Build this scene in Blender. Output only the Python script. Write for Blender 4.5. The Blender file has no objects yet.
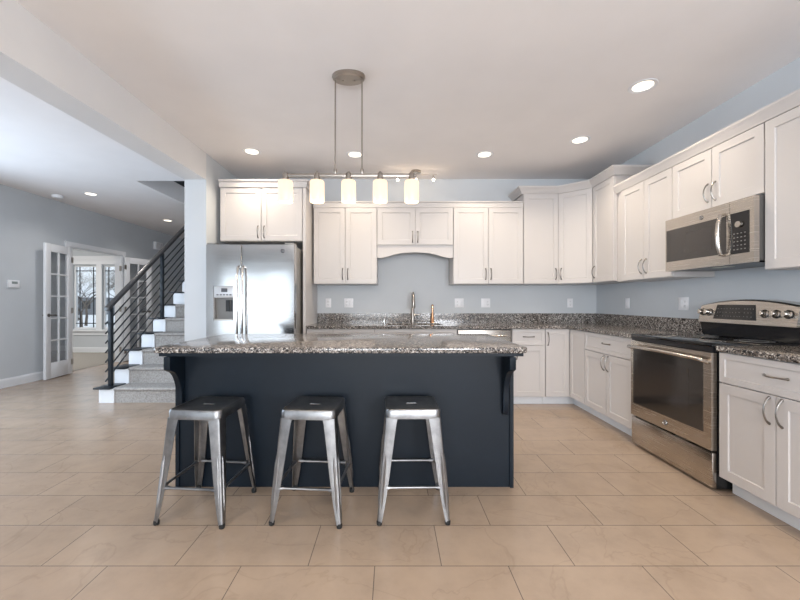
import bpy, math, random
from mathutils import Vector, Matrix
S = bpy.context.scene
C = S.collection
R = math.radians
random.seed(7)

# ------------------------------------------------------------------ camera
cd = bpy.data.cameras.new('camera'); cam = bpy.data.objects.new('camera', cd); C.objects.link(cam)
cam.location = (0, 0, 1.18); cam.rotation_euler = (R(90), 0, 0)
cd.sensor_width = 36; cd.lens = 366/800*36; cd.shift_x = .01; cd.shift_y = .0025; cd.clip_start = .05
S.camera = cam

# ------------------------------------------------------------------ world, exposure, daylight
S.view_settings.view_transform = 'Standard'; S.view_settings.look = 'None'
S.view_settings.gamma = 1; S.view_settings.exposure = 0.23
S.view_settings.use_curve_mapping = False
w = bpy.data.worlds.new('overcast'); S.world = w; w.use_nodes = True
nt = w.node_tree; bg = nt.nodes['Background']
bg.inputs[0].default_value = (.80, .90, 1.0, 1); bg.inputs[1].default_value = 1.0

def area(name, loc, rot, sx, sy, power, col):
    l = bpy.data.lights.new(name, 'AREA'); l.shape = 'RECTANGLE'; l.size = sx; l.size_y = sy
    l.energy = power; l.color = col
    o = bpy.data.objects.new(name, l); C.objects.link(o); o.location = loc; o.rotation_euler = rot
    return o
DAY = (.74, .87, 1.0)
# area lights imitate daylight and snow bounce at unseen windows, rear ones aimed up
area('daylight_patio', (-3.95, -3.20, 1.12), (R(110), 0, 0), 2.5, 2.0, 26, DAY)
area('daylight_rear', (-.6, -3.20, 1.25), (R(122), 0, 0), 1.7, 1.8, 105, (.90, .95, 1.0))
area('daylight_rear_right', (1.6, -3.20, 1.45), (R(122), 0, 0), 1.3, 1.3, 150, (.90, .94, 1.0))
area('side_window_fill', (-5.24, 2.9, 1.35), (R(90), 0, R(-90)), 2.6, 1.7, 85, (.64, .81, 1.0))  # stands in for daylight through the added side window
area('office_fill', (-7.4, 6.7, 2.71), (0, 0, 0), .34, .34, 55, (.98, .96, .92))  # invented fill that brightens the office, no lamp known there
area('landing_fill', (-3.0, 7.2, 4.7), (0, 0, 0), 1.0, 1.6, 9, (.95, .92, .9))  # unseen fill inside the closed upstairs shaft, which has no window

# ------------------------------------------------------------------ materials
def mat(name, col=(.8, .8, .8), rough=.5, metal=0, spec=.5, emit=None, es=0, coat=0):
    m = bpy.data.materials.new(name); m.use_nodes = True
    b = m.node_tree.nodes['Principled BSDF']
    b.inputs['Base Color'].default_value = (*col, 1); b.inputs['Roughness'].default_value = rough
    b.inputs['Metallic'].default_value = metal; b.inputs['Specular IOR Level'].default_value = spec
    b.inputs['Coat Weight'].default_value = coat
    if emit: b.inputs['Emission Color'].default_value = (*emit, 1); b.inputs['Emission Strength'].default_value = es
    return m
def nodes(m): return m.node_tree.nodes, m.node_tree.links, m.node_tree.nodes['Principled BSDF']
def coords(m, kind='Object', scale=(1, 1, 1), loc=(0, 0, 0)):
    N, L, b = nodes(m)
    t = N.new('ShaderNodeTexCoord'); mp = N.new('ShaderNodeMapping')
    mp.inputs['Scale'].default_value = scale; mp.inputs['Location'].default_value = loc
    L.new(t.outputs[kind], mp.inputs[0]); return mp.outputs[0]
def ramp(m, fac, stops, interp='LINEAR'):
    N, L, b = nodes(m); r = N.new('ShaderNodeValToRGB'); r.color_ramp.interpolation = interp
    e = r.color_ramp.elements
    while len(e) < len(stops): e.new(.5)
    for k, (p, c) in enumerate(stops): e[k].position = p; e[k].color = (*c, 1)
    L.new(fac, r.inputs[0]); return r.outputs[0]
def noise(m, vec, scale, detail=3, rough=.5):
    N, L, b = nodes(m); n = N.new('ShaderNodeTexNoise'); n.inputs['Scale'].default_value = scale
    n.inputs['Detail'].default_value = detail; n.inputs['Roughness'].default_value = rough
    L.new(vec, n.inputs['Vector']); return n.outputs['Fac']
def bump(m, h, strength, dist=.01):
    N, L, b = nodes(m); n = N.new('ShaderNodeBump'); n.inputs['Strength'].default_value = strength
    n.inputs['Distance'].default_value = dist; L.new(h, n.inputs['Height']); L.new(n.outputs[0], b.inputs['Normal'])
def paint(name, col, rough=.6, var=.02, spec=.3):
    m = mat(name, col, rough, spec=spec); v = coords(m); f = noise(m, v, 2.5, 4)
    lo = tuple(c*(1-var) for c in col); hi = tuple(min(1, c*(1+var)) for c in col)
    nodes(m)[1].new(ramp(m, f, [(.3, lo), (.7, hi)]), nodes(m)[2].inputs['Base Color'])
    bump(m, noise(m, v, 180, 2), .06, .002); return m

WALL = paint('blue_grey_wall_paint', (.555, .58, .605), .65)
CEIL = paint('white_ceiling_paint', (.83, .80, .795), .8)
WHITE = paint('white_trim_paint', (.76, .77, .79), .35, .01)
CAB = paint('white_cabinet_paint', (.565, .535, .52), .32, .01, spec=.4)
NAVY = paint('dark_navy_paint', (.003, .008, .015), .45, .1)
BLACK = mat('black_metal', (.012, .014, .018), .35)
RAILM = paint('charcoal_railing_paint', (.014, .018, .024), .4, .1)
DARKP = mat('black_plastic', (.01, .01, .012), .3)
RUBBER = mat('black_rubber', (.01, .01, .01), .7)
GLASSB = mat('black_glass', (.008, .008, .009), .06, spec=.6)
PLATE = mat('white_plastic_plate', (.80, .80, .82), .35)
NICKEL = mat('brushed_nickel', (.40, .365, .33), .28, 1)
PULL = mat('nickel_pull', (.22, .205, .19), .3, 1)
CHROME = mat('chrome', (.8, .8, .8), .1, 1)
COPPER = mat('copper_finish', (.75, .42, .25), .2, 1)
LOGO = mat('emblem_grey', (.10, .10, .11), .3, .6)
PRINT = mat('pale_print', (.22, .21, .20), .5)
def glass(name, tint=(1, 1, 1), refl=.2):
    m = bpy.data.materials.new(name); m.use_nodes = True; N = m.node_tree.nodes; L = m.node_tree.links; N.clear()
    o = N.new('ShaderNodeOutputMaterial'); mx = N.new('ShaderNodeMixShader'); t = N.new('ShaderNodeBsdfTransparent')
    g = N.new('ShaderNodeBsdfGlossy'); g.inputs['Roughness'].default_value = .03; t.inputs[0].default_value = (*tint, 1)
    fr = N.new('ShaderNodeLayerWeight'); pw = N.new('ShaderNodeMath'); pw.operation = 'POWER'; pw.inputs[1].default_value = 4; L.new(fr.outputs['Facing'], pw.inputs[0])
    ma = N.new('ShaderNodeMath'); ma.operation = 'MULTIPLY_ADD'; ma.inputs[1].default_value = .8; ma.inputs[2].default_value = refl; L.new(pw.outputs[0], ma.inputs[0])
    L.new(ma.outputs[0], mx.inputs[0]); L.new(t.outputs[0], mx.inputs[1]); L.new(g.outputs[0], mx.inputs[2]); L.new(mx.outputs[0], o.inputs[0])
    return m
GLASS = glass('clear_glass', refl=.06)
DOORGLASS = glass('french_door_glass')
DGLASS = mat('smoked_oven_glass', (.03, .026, .024), .08, spec=.8)
def brushed(name, col, rough, axis, wav=0):
    m = mat(name, col, rough, 1); N, L, b = nodes(m)
    sc = [3, 3, 3]; sc[axis] = 260
    f = noise(m, coords(m, scale=tuple(sc)), 1.0, 2)
    mr = N.new('ShaderNodeMapRange'); mr.inputs['To Min'].default_value = rough-.05; mr.inputs['To Max'].default_value = rough+.08
    L.new(f, mr.inputs[0]); L.new(mr.outputs[0], b.inputs['Roughness'])
    if wav: bump(m, noise(m, coords(m, scale=(1.0, 1, 2.2)), 2.2, 1), wav, .02)
    return m
STEEL = brushed('brushed_stainless', (.55, .505, .455), .24, 2)
FSTEEL = brushed('fridge_stainless', (.60, .59, .58), .13, 2, .07)
FSIDE = mat('fridge_side_grey', (.30, .29, .27), .35, .7)
# galvanised stool steel
GALV = mat('raw_steel', (.3, .3, .3), .36, 1)
_f = noise(GALV, coords(GALV, scale=(1, 1, 1)), 9, 5, .6)
nodes(GALV)[1].new(ramp(GALV, _f, [(.3, (.20, .20, .205)), (.55, (.31, .31, .315)), (.8, (.42, .415, .41))]), nodes(GALV)[2].inputs['Base Color'])
# granite
def granite():
    m = mat('speckled_granite', (.2, .2, .2), .13, spec=.55); N, L, b = nodes(m); v = coords(m, 'Object')
    vo = N.new('ShaderNodeTexVoronoi'); vo.inputs['Scale'].default_value = 150; L.new(v, vo.inputs['Vector'])
    sep = N.new('ShaderNodeSeparateColor'); L.new(vo.outputs['Color'], sep.inputs[0])
    a = ramp(m, sep.outputs[0], [(0, (.02, .02, .022)), (.24, (.08, .073, .068)), (.42, (.20, .175, .155)), (.66, (.34, .30, .27)), (.86, (.58, .54, .50))], 'CONSTANT')
    f = noise(m, v, 45, 4); mx = N.new('ShaderNodeMix'); mx.data_type = 'RGBA'; mx.blend_type = 'MULTIPLY'; mx.inputs[0].default_value = .8
    L.new(a, mx.inputs[6]); L.new(ramp(m, f, [(.35, (.35, .33, .32)), (.6, (1, 1, 1))]), mx.inputs[7]); L.new(mx.outputs[2], b.inputs['Base Color'])
    return m
GRAN = granite()
def tilefloor():
    m = mat('beige_stone_tile', (.4, .35, .3), .3, spec=.5); N, L, b = nodes(m)
    v = coords(m, 'Object', loc=(17.39, 4.324, 0))
    br = N.new('ShaderNodeTexBrick'); br.offset = .5; br.offset_frequency = 2; br.squash = 1
    for k, val in (('Scale', 1), ('Mortar Size', .0018), ('Mortar Smooth', .1), ('Bias', 0), ('Brick Width', .597), ('Row Height', .298)): br.inputs[k].default_value = val
    br.inputs['Color1'].default_value = (.36, .272, .202, 1); br.inputs['Color2'].default_value = (.385, .292, .218, 1); br.inputs['Mortar'].default_value = (.12, .10, .085, 1)
    L.new(v, br.inputs['Vector'])
    f = noise(m, v, 5, 8, .66)
    mx = N.new('ShaderNodeMix'); mx.data_type = 'RGBA'; mx.blend_type = 'MULTIPLY'; mx.inputs[0].default_value = 1
    L.new(br.outputs['Color'], mx.inputs[6]); L.new(ramp(m, f, [(.3, (.86, .86, .86)), (.5, (.97, .97, .97)), (.7, (1.05, 1.05, 1.04))]), mx.inputs[7])
    # faint darker veins
    d = N.new('ShaderNodeTexNoise'); d.inputs['Scale'].default_value = 2.1; d.inputs['Detail'].default_value = 5; d.inputs['Distortion'].default_value = .7; L.new(v, d.inputs['Vector'])
    mx2 = N.new('ShaderNodeMix'); mx2.data_type = 'RGBA'; mx2.blend_type = 'MULTIPLY'; mx2.inputs[0].default_value = .5
    L.new(mx.outputs[2], mx2.inputs[6]); L.new(ramp(m, d.outputs['Fac'], [(.490, (1, 1, 1)), (.5, (.82, .80, .78)), (.510, (1, 1, 1))]), mx2.inputs[7])
    L.new(mx2.outputs[2], b.inputs['Base Color'])
    inv = N.new('ShaderNodeMath'); inv.operation = 'SUBTRACT'; inv.inputs[0].default_value = 1; L.new(br.outputs['Fac'], inv.inputs[1])
    bump(m, inv.outputs[0], .35, .002)
    mr = N.new('ShaderNodeMapRange'); mr.inputs['To Min'].default_value = .17; mr.inputs['To Max'].default_value = .28; L.new(f, mr.inputs[0]); L.new(mr.outputs[0], b.inputs['Roughness'])
    return m
TILE = tilefloor()
def carpetm(name, a, c):
    m = mat(name, a, .95, spec=.1); v = coords(m); N, L, b = nodes(m)
    f = noise(m, v, 60, 6, .75); L.new(ramp(m, f, [(.3, a), (.7, c)]), b.inputs['Base Color']); bump(m, noise(m, v, 300, 3), .5, .005); return m
CARPET = carpetm('grey_flecked_carpet', (.22, .205, .195), (.50, .475, .45))
CARPET2 = carpetm('taupe_carpet', (.30, .27, .24), (.42, .39, .35))
SNOW = paint('snow', (.88, .90, .93), .8, .04)
BARK = paint('bark', (.11, .09, .075), .9, .3)
SIDING = paint('grey_siding', (.20, .21, .23), .7, .05)
SHADE = mat('frosted_glass_shade', (.28, .23, .17), .35, emit=(1.0, .77, .52), es=.97)
BULB = mat('lit_bulb', (1, 1, 1), .3, emit=(1.0, .85, .62), es=6)
LENS = mat('lit_lens', (1, 1, 1), .3, emit=(1.0, .88, .70), es=2.2)

# ------------------------------------------------------------------ mesh helpers
class MB:
    def __init__(s): s.v = []; s.f = []; s.sm = []
    def add(s, vs, fs, smooth=False):
        n = len(s.v); s.v += [tuple(p) for p in vs]; s.f += [tuple(i+n for i in f) for f in fs]; s.sm += [smooth]*len(fs); return s
    def box(s, x0, x1, y0, y1, z0, z1):
        x0, x1 = min(x0, x1), max(x0, x1); y0, y1 = min(y0, y1), max(y0, y1); z0, z1 = min(z0, z1), max(z0, z1)
        return s.add([(x0, y0, z0), (x1, y0, z0), (x1, y1, z0), (x0, y1, z0), (x0, y0, z1), (x1, y0, z1), (x1, y1, z1), (x0, y1, z1)],
                     [(0, 3, 2, 1), (4, 5, 6, 7), (0, 1, 5, 4), (1, 2, 6, 5), (2, 3, 7, 6), (3, 0, 4, 7)])
    def prism(s, pts, lo, hi, axis='z'):        # polygon extruded along an axis
        def P(a, b, h): return {'z': (a, b, h), 'y': (a, h, b), 'x': (h, a, b)}[axis]
        n = len(pts); vs = [P(a, b, lo) for a, b in pts]+[P(a, b, hi) for a, b in pts]
        return s.add(vs, [tuple(range(n))[::-1], tuple(range(n, 2*n))]+[(i, (i+1) % n, n+(i+1) % n, n+i) for i in range(n)])
    def tube(s, pts, r, seg=10, cap=True, flat=1):
        pts = [Vector(p) for p in pts]; rs = r if isinstance(r, (list, tuple)) else [r]*len(pts)
        vs = []; prev = None
        for i, p in enumerate(pts):
            t = (pts[min(i+1, len(pts)-1)]-pts[max(i-1, 0)]).normalized()
            if prev is None:
                a = Vector((0, 0, 1)) if abs(t.z) < .9 else Vector((1, 0, 0)); u = t.cross(a).normalized()
            else: u = (prev-t*prev.dot(t)).normalized()
            prev = u; q = t.cross(u)
            for k in range(seg):
                an = 2*math.pi*k/seg; vs.append(p+u*math.cos(an)*rs[i]+q*math.sin(an)*rs[i]*flat)
        fs = [(i*seg+k, i*seg+(k+1) % seg, (i+1)*seg+(k+1) % seg, (i+1)*seg+k) for i in range(len(pts)-1) for k in range(seg)]
        s.add(vs, fs, True)
        if cap: n = len(s.v)-len(vs); s.f += [tuple(n+k for k in range(seg))[::-1], tuple(n+(len(pts)-1)*seg+k for k in range(seg))]; s.sm += [False, False]
        return s
    def lathe(s, prof, c=(0, 0, 0), seg=28, sx=1, sy=1, rot=None):   # prof: (r, z)
        vs = []
        for r, z in prof:
            for k in range(seg):
                an = 2*math.pi*k/seg; p = Vector((r*math.cos(an)*sx, r*math.sin(an)*sy, z))
                if rot: p = rot @ p
                vs.append(p+Vector(c))
        n = len(prof); fs = [(i*seg+k, i*seg+(k+1) % seg, (i+1)*seg+(k+1) % seg, (i+1)*seg+k) for i in range(n-1) for k in range(seg)]
        s.add(vs, fs, True); b = len(s.v)-len(vs)
        if prof[0][0] > 1e-6: s.f.append(tuple(b+k for k in range(seg))[::-1]); s.sm.append(False)
        if prof[-1][0] > 1e-6: s.f.append(tuple(b+(n-1)*seg+k for k in range(seg))); s.sm.append(False)
        return s
    def sweep(s, path, prof):      # horizontal path, profile (out, z), out = left of travel direction; mitred, closed ends
        P = [Vector(p) for p in path]; m = len(prof); vs = []
        for i, p in enumerate(P):
            d1 = (P[i]-P[i-1]).normalized() if i else None; d2 = (P[i+1]-P[i]).normalized() if i < len(P)-1 else None
            n1 = Vector((-d1.y, d1.x)) if d1 else None; n2 = Vector((-d2.y, d2.x)) if d2 else None
            if n1 and n2: n = (n1+n2).normalized(); n = n/max(.2, n.dot(n1))
            else: n = n1 or n2
            for o, z in prof: q = p+n*o; vs.append((q.x, q.y, z))
        fs = [(i*m+k, i*m+(k+1) % m, (i+1)*m+(k+1) % m, (i+1)*m+k) for i in range(len(P)-1) for k in range(m)]
        fs += [tuple(range(m))[::-1], tuple((len(P)-1)*m+k for k in range(m))]
        return s.add(vs, fs)
    def build(s, name, m, parent=None, bev=0, M=None, seg=2):
        me = bpy.data.meshes.new(name)
        vs = [tuple(M @ Vector(p)) for p in s.v] if M else s.v
        me.from_pydata(vs, [], s.f); me.update()
        me.polygons.foreach_set('use_smooth', s.sm if not bev else [True]*len(s.f))
        import bmesh
        b = bmesh.new(); b.from_mesh(me); bmesh.ops.recalc_face_normals(b, faces=b.faces)
        if bev:
            es = [e for e in b.edges if len(e.link_faces) == 2 and e.calc_face_angle(0) > .6]
            bmesh.ops.bevel(b, geom=es, offset=bev, segments=seg, affect='EDGES', profile=.5, clamp_overlap=True)
            for f in b.faces: f.smooth = True
        b.to_mesh(me); b.free(); me.materials.append(m)
        if bev or any(s.sm): me.set_sharp_from_angle(angle=R(38))
        o = bpy.data.objects.new(name, me); C.objects.link(o)
        if parent: o.parent = parent
        return o
def B(x0, x1, y0, y1, z0, z1): return MB().box(x0, x1, y0, y1, z0, z1)
def thing(name, label, cat, loc=(0, 0, 0), rz=0, group=None):
    o = bpy.data.objects.new(name, None); C.objects.link(o); o.location = loc; o.rotation_euler = (0, 0, rz); o.empty_display_size = .1
    o['label'] = label; o['category'] = cat
    if group: o['group'] = group
    return o
def tag(o, label, cat, group=None):
    o['label'] = label; o['category'] = cat
    if group: o['group'] = group
    return o
def struct(o, label=None):
    o['kind'] = 'structure'
    if label: o['label'] = label
    return o
def text(name, body, size, M, m, parent, depth=.001):
    cu = bpy.data.curves.new(name, 'FONT'); cu.body = body; cu.size = size; cu.extrude = depth; cu.align_x = 'CENTER'; cu.align_y = 'CENTER'
    cu.materials.append(m); t_ = bpy.data.objects.new(name, cu); C.objects.link(t_); dg = bpy.context.evaluated_depsgraph_get(); me = bpy.data.meshes.new_from_object(t_.evaluated_get(dg)); bpy.data.objects.remove(t_)
    o = bpy.data.objects.new(name, me); C.objects.link(o); o.parent = parent; o.matrix_local = M; return o
FRONT = Matrix.Rotation(R(90), 4, 'X')      # text plane facing local -Y

# ------------------------------------------------------------------ the shell
ZC = 2.79; XR = 2.68; XL = -5.335; YB = 4.80; YR = -3.3; XC0, XC1 = -2.245, -2.01; YC = 3.96; YE = 9.7
struct(B(XL-.12, XR+.12, YR-.12, YE, -.1, 0).build('floor', TILE), 'beige stone tile floor laid in running bond')
c = MB(); OX0, OX1, OY0, OY1 = -3.40, XC0, 4.87, 8.6
c.box(XL-.12, XR+.12, YR-.12, OY0, ZC, ZC+.27); c.box(XL-.12, OX0, OY0, YE, ZC, ZC+.27); c.box(OX0, XR+.12, OY1, YE, ZC, ZC+.27); c.box(OX1, XR+.12, OY0, OY1, ZC, ZC+.27)
struct(c.build('ceiling', CEIL), 'white ceiling with stairwell opening')
# stairwell shaft upstairs
s = MB(); s.box(OX0-.9, OX0-.8, OY0-.3, OY1+.2, ZC+.27, 5.0); s.box(OX0-.9, OX1+.1, OY1+.1, OY1+.2, ZC+.27, 5); s.box(OX0-.9, OX1+.1, OY0-.4, OY0-.3, ZC+.27, 5); s.box(OX1, OX1+.1, OY0-.3, OY1+.1, ZC+.27, 5)
struct(s.build('wall_upstairs', WALL)); struct(B(OX0-.9, OX1+.1, OY0-.4, OY1+.2, 5, 5.1).build('ceiling_upstairs', CEIL))
struct(B(OX0-.06, OX0-.004, OY0+.0, OY1, ZC+.271, ZC+.40).build('trim_8', RAILM), 'dark curb of the upstairs landing')
# right and back walls
struct(B(XR, XR+.12, YR, YB+.12, 0, ZC).build('wall_right', WALL))
struct(B(XC1, XR, YB, YB+.12, 0, ZC).build('wall_back', WALL))
struct(B(XC0, XC1, YC, YE, 0, ZC).build('wall_stair', WALL), 'blue grey end of wall between stairs and refrigerator')
hb = MB(); z1, z0 = 2.505, 2.505-(YC-YR)*.0185
hb.add([(XC0, YR, z0), (XC1, YR, z0), (XC1, YC, z1), (XC0, YC, z1), (XC0, YR, ZC), (XC1, YR, ZC), (XC1, YC, ZC), (XC0, YC, ZC)],
       [(0, 3, 2, 1), (4, 5, 6, 7), (0, 1, 5, 4), (1, 2, 6, 5), (2, 3, 7, 6), (3, 0, 4, 7)])
struct(hb.build('wall_header', paint('header_paint', (.68, .67, .67), .65)), 'dropped header beam between kitchen and great room')
struct(B(XL, XC0, YE-.12, YE, 0, ZC).build('wall_far', WALL))
# left wall with french door opening and a side window added for cool light
DY0, DY1, DZ = 6.05, 7.22, 2.10
lw = MB(); WY0, WY1, WZ0, WZ1 = 1.5, 4.3, .45, 2.2
lw.box(XL-.12, XL, YR, WY0, 0, ZC); lw.box(XL-.12, XL, WY0, WY1, 0, WZ0); lw.box(XL-.12, XL, WY0, WY1, WZ1, ZC); lw.box(XL-.12, XL, WY1, DY0, 0, ZC)
lw.box(XL-.12, XL, DY0, DY1, DZ, ZC); lw.box(XL-.12, XL, DY1, YE, 0, ZC)
struct(lw.build('wall_left', WALL), 'blue grey wall of the great room')
# rear wall behind the camera with windows
rw = MB(); ops = [(-5.25, -2.65, .05, 2.2), (-1.5, .3, .3, 2.2), (.9, 2.3, .75, 2.15)]; xs = XL
for a, b, z0_, z1_ in ops:
    rw.box(xs, a, YR-.12, YR, 0, ZC); rw.box(a, b, YR-.12, YR, 0, z0_); rw.box(a, b, YR-.12, YR, z1_, ZC); xs = b
rw.box(xs, XR, YR-.12, YR, 0, ZC); struct(rw.build('wall_rear', WALL))
def wframe_y(n, a, b, z0_, z1_, y, mull):
    f = MB(); f.box(a, b, y, y+.06, z0_, z0_+.06); f.box(a, b, y, y+.06, z1_-.06, z1_); f.box(a, a+.06, y, y+.06, z0_+.06, z1_-.06); f.box(b-.06, b, y, y+.06, z0_+.06, z1_-.06)
    for k in range(1, mull): x = a+(b-a)*k/mull; f.box(x-.04, x+.04, y, y+.06, z0_+.06, z1_-.06)
    o = struct(f.build('window_%d' % n, WHITE)); B(a+.06, b-.06, y+.02, y+.03, z0_+.06, z1_-.06).build('pane', GLASS, o); return o
for k, (a, b, z0_, z1_) in enumerate(ops): wframe_y(3+k, a, b, z0_, z1_, YR-.09, 2)
f = MB(); f.box(XL-.09, XL-.03, WY0, WY1, WZ0, WZ0+.06); f.box(XL-.09, XL-.03, WY0, WY1, WZ1-.06, WZ1); f.box(XL-.09, XL-.03, WY0, WY0+.06, WZ0+.06, WZ1-.06); f.box(XL-.09, XL-.03, WY1-.06, WY1, WZ0+.06, WZ1-.06); f.box(XL-.09, XL-.03, 2.86, 2.94, WZ0+.06, WZ1-.06)
wo = struct(f.build('window_6', WHITE)); B(XL-.07, XL-.06, WY0+.06, WY1-.06, WZ0+.06, WZ1-.06).build('pane', GLASS, wo)  # unseen window put in to bring cool light to the great room
# baseboards
bp = [(0, 0), (.014, 0), (.014, .10), (.008, .125), (0, .125)]
def base(name, path): return struct(MB().sweep(path, bp).build(name, WHITE))
base('baseboard_left', [(XL, DY0-.082), (XL, YR+.02)][::-1][::1] and [(XL, DY0-.082), (XL, YR+.02)])
base('baseboard_far', [(XC0-.01, YE-.12), (XL+.02, YE-.12), (XL, YE-.135), (XL, DY1+.082)])
base('baseboard_column', [(XC0, 4.26), (XC0, YC), (XC1, YC), (XC1, YC+.1)][::-1] and [(XC0, 4.26), (XC0, YC), (XC1, YC)][::-1][::-1])

# office beyond the french doors
OFX0, OFY0, OFY1 = -9.4, 4.9, 8.55
struct(B(OFX0, XL-.12, OFY0, OFY1, -.1, .004).build('floor_office', CARPET2), 'taupe carpet of the office')
struct(B(OFX0, XL-.12, OFY0, OFY1, ZC, ZC+.1).build('ceiling_office', CEIL))
struct(B(OFX0-.1, OFX0, OFY0, OFY1+.12, 0, ZC).build('wall_office_side', WALL)); struct(B(OFX0, XL-.12, OFY0-.1, OFY0, 0, ZC).build('wall_office_front', WALL))
GW = [(-8.13, -7.58), (-7.45, -6.90), (-6.77, -6.22)]; gz0, gz1 = .55, 2.04
ow = MB(); ow.box(OFX0, GW[0][0], OFY1, OFY1+.12, 0, ZC); ow.box(GW[2][1], XL-.12, OFY1, OFY1+.12, 0, ZC); ow.box(GW[0][0], GW[2][1], OFY1, OFY1+.12, 0, gz0); ow.box(GW[0][0], GW[2][1], OFY1, OFY1+.12, gz1, ZC)
ow.box(GW[0][1], GW[1][0], OFY1, OFY1+.12, gz0, gz1); ow.box(GW[1][1], GW[2][0], OFY1, OFY1+.12, gz0, gz1)
struct(ow.build('wall_office_back', WALL))
ct = MB(); ct.box(GW[0][0]-.1, GW[2][1]+.1, OFY1-.02, OFY1, gz1+.02, gz1+.12); ct.box(GW[0][0]-.12, GW[2][1]+.12, OFY1-.035, OFY1, gz1+.12, gz1+.21)
ct.box(GW[0][0]-.14, GW[2][1]+.14, OFY1-.06, OFY1, gz0-.05, gz0-.02); ct.box(GW[0][0]-.1, GW[2][1]+.1, OFY1-.02, OFY1, gz0-.14, gz0-.05)
for a, b in ((GW[0][0]-.1, GW[0][0]), (GW[0][1], GW[1][0]), (GW[1][1], GW[2][0]), (GW[2][1], GW[2][1]+.1)): ct.box(a, b, OFY1-.02, OFY1, gz0-.02, gz1+.02)
struct(ct.build('trim_3', WHITE), 'white casing of the office windows')
struct(MB().sweep([(XL-.12, OFY1), (OFX0+.02, OFY1)], bp).build('baseboard_office', WHITE))
for k, (a, b) in enumerate(GW):
    f = MB(); y = OFY1+.04
    f.box(a, b, y, y+.05, gz0, gz0+.035); f.box(a, b, y, y+.05, gz1-.035, gz1); f.box(a, a+.03, y, y+.05, gz0+.035, gz1-.035); f.box(b-.03, b, y, y+.05, gz0+.035, gz1-.035)
    o = struct(f.build('window_%d' % (1 if k == 1 else 2 if k == 2 else 7), WHITE))
    B(a+.03, b-.03, y+.02, y+.026, gz0+.035, gz1-.035).build('pane', GLASS, o)
    g = MB()
    for x in (a+.115, b-.115): g.box(x-.010, x+.010, y+.01, y+.019, gz0+.035, gz1-.035)
    for z in (gz0+.13, gz1-.13): g.box(a+.03, b-.03, y+.004, y+.0098, z-.010, z+.010)
    g.build('muntin', BLACK, o)
# door casing
cs = MB(); cs.box(XL, XL+.02, DY0-.08, DY0, 0, DZ); cs.box(XL, XL+.02, DY1, DY1+.08, 0, DZ); cs.box(XL, XL+.025, DY0-.085, DY1+.085, DZ, DZ+.075)
cs.box(XL-.12, XL, DY0, DY0+.018, 0, DZ); cs.box(XL-.12, XL, DY1-.018, DY1, 0, DZ); cs.box(XL-.12, XL, DY0+.018, DY1-.018, DZ-.018, DZ)
struct(cs.build('trim_1', WHITE), 'white casing round the double doorway')
def french(n, hinge, ang, flip, label):
    # local x runs from the hinge to the free edge
    o = bpy.data.objects.new('door_%d' % n, None); C.objects.link(o); struct(o, label); o.location = hinge; o.rotation_euler = (0, 0, ang)
    W, H, t = .575, 2.07, .035; st = .105; zb, zt = .25, H-.12
    f = MB(); f.box(0, st, -t/2, t/2, .012, H); f.box(W-st, W, -t/2, t/2, .012, H); f.box(st, W-st, -t/2, t/2, .012, zb); f.box(st, W-st, -t/2, t/2, zt, H)
    f.build('door_frame', WHITE, o, bev=.003)
    m = MB(); m.box(W/2-.011, W/2+.011, -.012, .012, zb, zt)
    for k in range(1, 5): z = zb+(zt-zb)*k/5; m.box(st, W/2-.011, -.012, .012, z-.011, z+.011); m.box(W/2+.011, W-st, -.012, .012, z-.011, z+.011)
    m.build('muntin', WHITE, o)
    B(st, W-st, -.003, .003, zb, zt).build('glass_pane', DOORGLASS, o)
    for sgn in (-1, 1):
        h = MB(); h.lathe([(.026, 0), (.026, .008), (.01, .01), (.01, .045)], (W-.055, sgn*t/2, .98), 16, rot=Matrix.Rotation(R(-90*sgn), 3, 'X'))
        h.tube([(W-.055, sgn*(t/2+.04), .98), (W-.11, sgn*(t/2+.045), .98), (W-.165, sgn*(t/2+.04), .975)], .009)
        h.build('door_handle', PULL, o)
    hg = MB()
    for z in (.2, 1.04, 1.87): hg.tube([(-.007, flip*t/2, z-.045), (-.007, flip*t/2, z+.045)], .008); hg.box(.0, .035, flip*(t/2+.0025), flip*t/2, z-.045, z+.045)
    hg.build('hinge', NICKEL, o)
    return o
# left leaf swings back nearly flat against the wall
french(1, (XL+.045, DY0-.01, 0), math.atan2(5.477-(DY0-.01), -5.198-(XL+.045)), 1, 'white ten-pane french door leaf folded back on the left of the doorway')
french(2, (XL+.045, DY1+.01, 0), math.atan2(.54, .17), -1, 'white ten-pane french door leaf open on the right of the doorway')
hj = MB()
for z in (.25, 1.04, 1.84): hj.box(XL-.03, XL+.012, DY1-.0215, DY1-.0185, z-.05, z+.05)
hj.build('hinge_plate', NICKEL, bpy.data.objects['trim_1'])

# ------------------------------------------------------------------ outdoors seen through the office windows
tag(B(-60, -2, 9.9, 70, -.5, -.3).build('snowy_ground', SNOW), 'snow covered ground outside the office windows', 'snow')['kind'] = 'stuff'
def tree(x, y, h, label, seed):
    rnd = random.Random(seed); m = MB()
    def br(p, d, L, r, lev):
        q = p+d*L; mid = p+d*L*.5+Vector((rnd.uniform(-1, 1), rnd.uniform(-1, 1), 0))*L*.04
        m.tube([p, mid, q], [r, r*.82, r*.62], 6 if lev < 2 else 4, cap=False)
        if lev >= 6: return
        for k in range(3 if lev < 5 else 2):
            a = rnd.uniform(0, 6.28); sp = rnd.uniform(.45, .95); v = (d+Vector((math.cos(a)*sp, math.sin(a)*sp, .05))).normalized()
            br(q if k else p+d*L*rnd.uniform(.6, .95), v, L*rnd.uniform(.68, .88), r*.52, lev+1)
    br(Vector((0, 0, 0)), Vector((rnd.uniform(-.05, .05), 0, 1)).normalized(), h*.15, h*.010, 0)
    o = m.build('bare_tree', BARK); o.location = (x, y, -.29); return tag(o, label, 'tree', 'bare trees outside the office windows')
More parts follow.
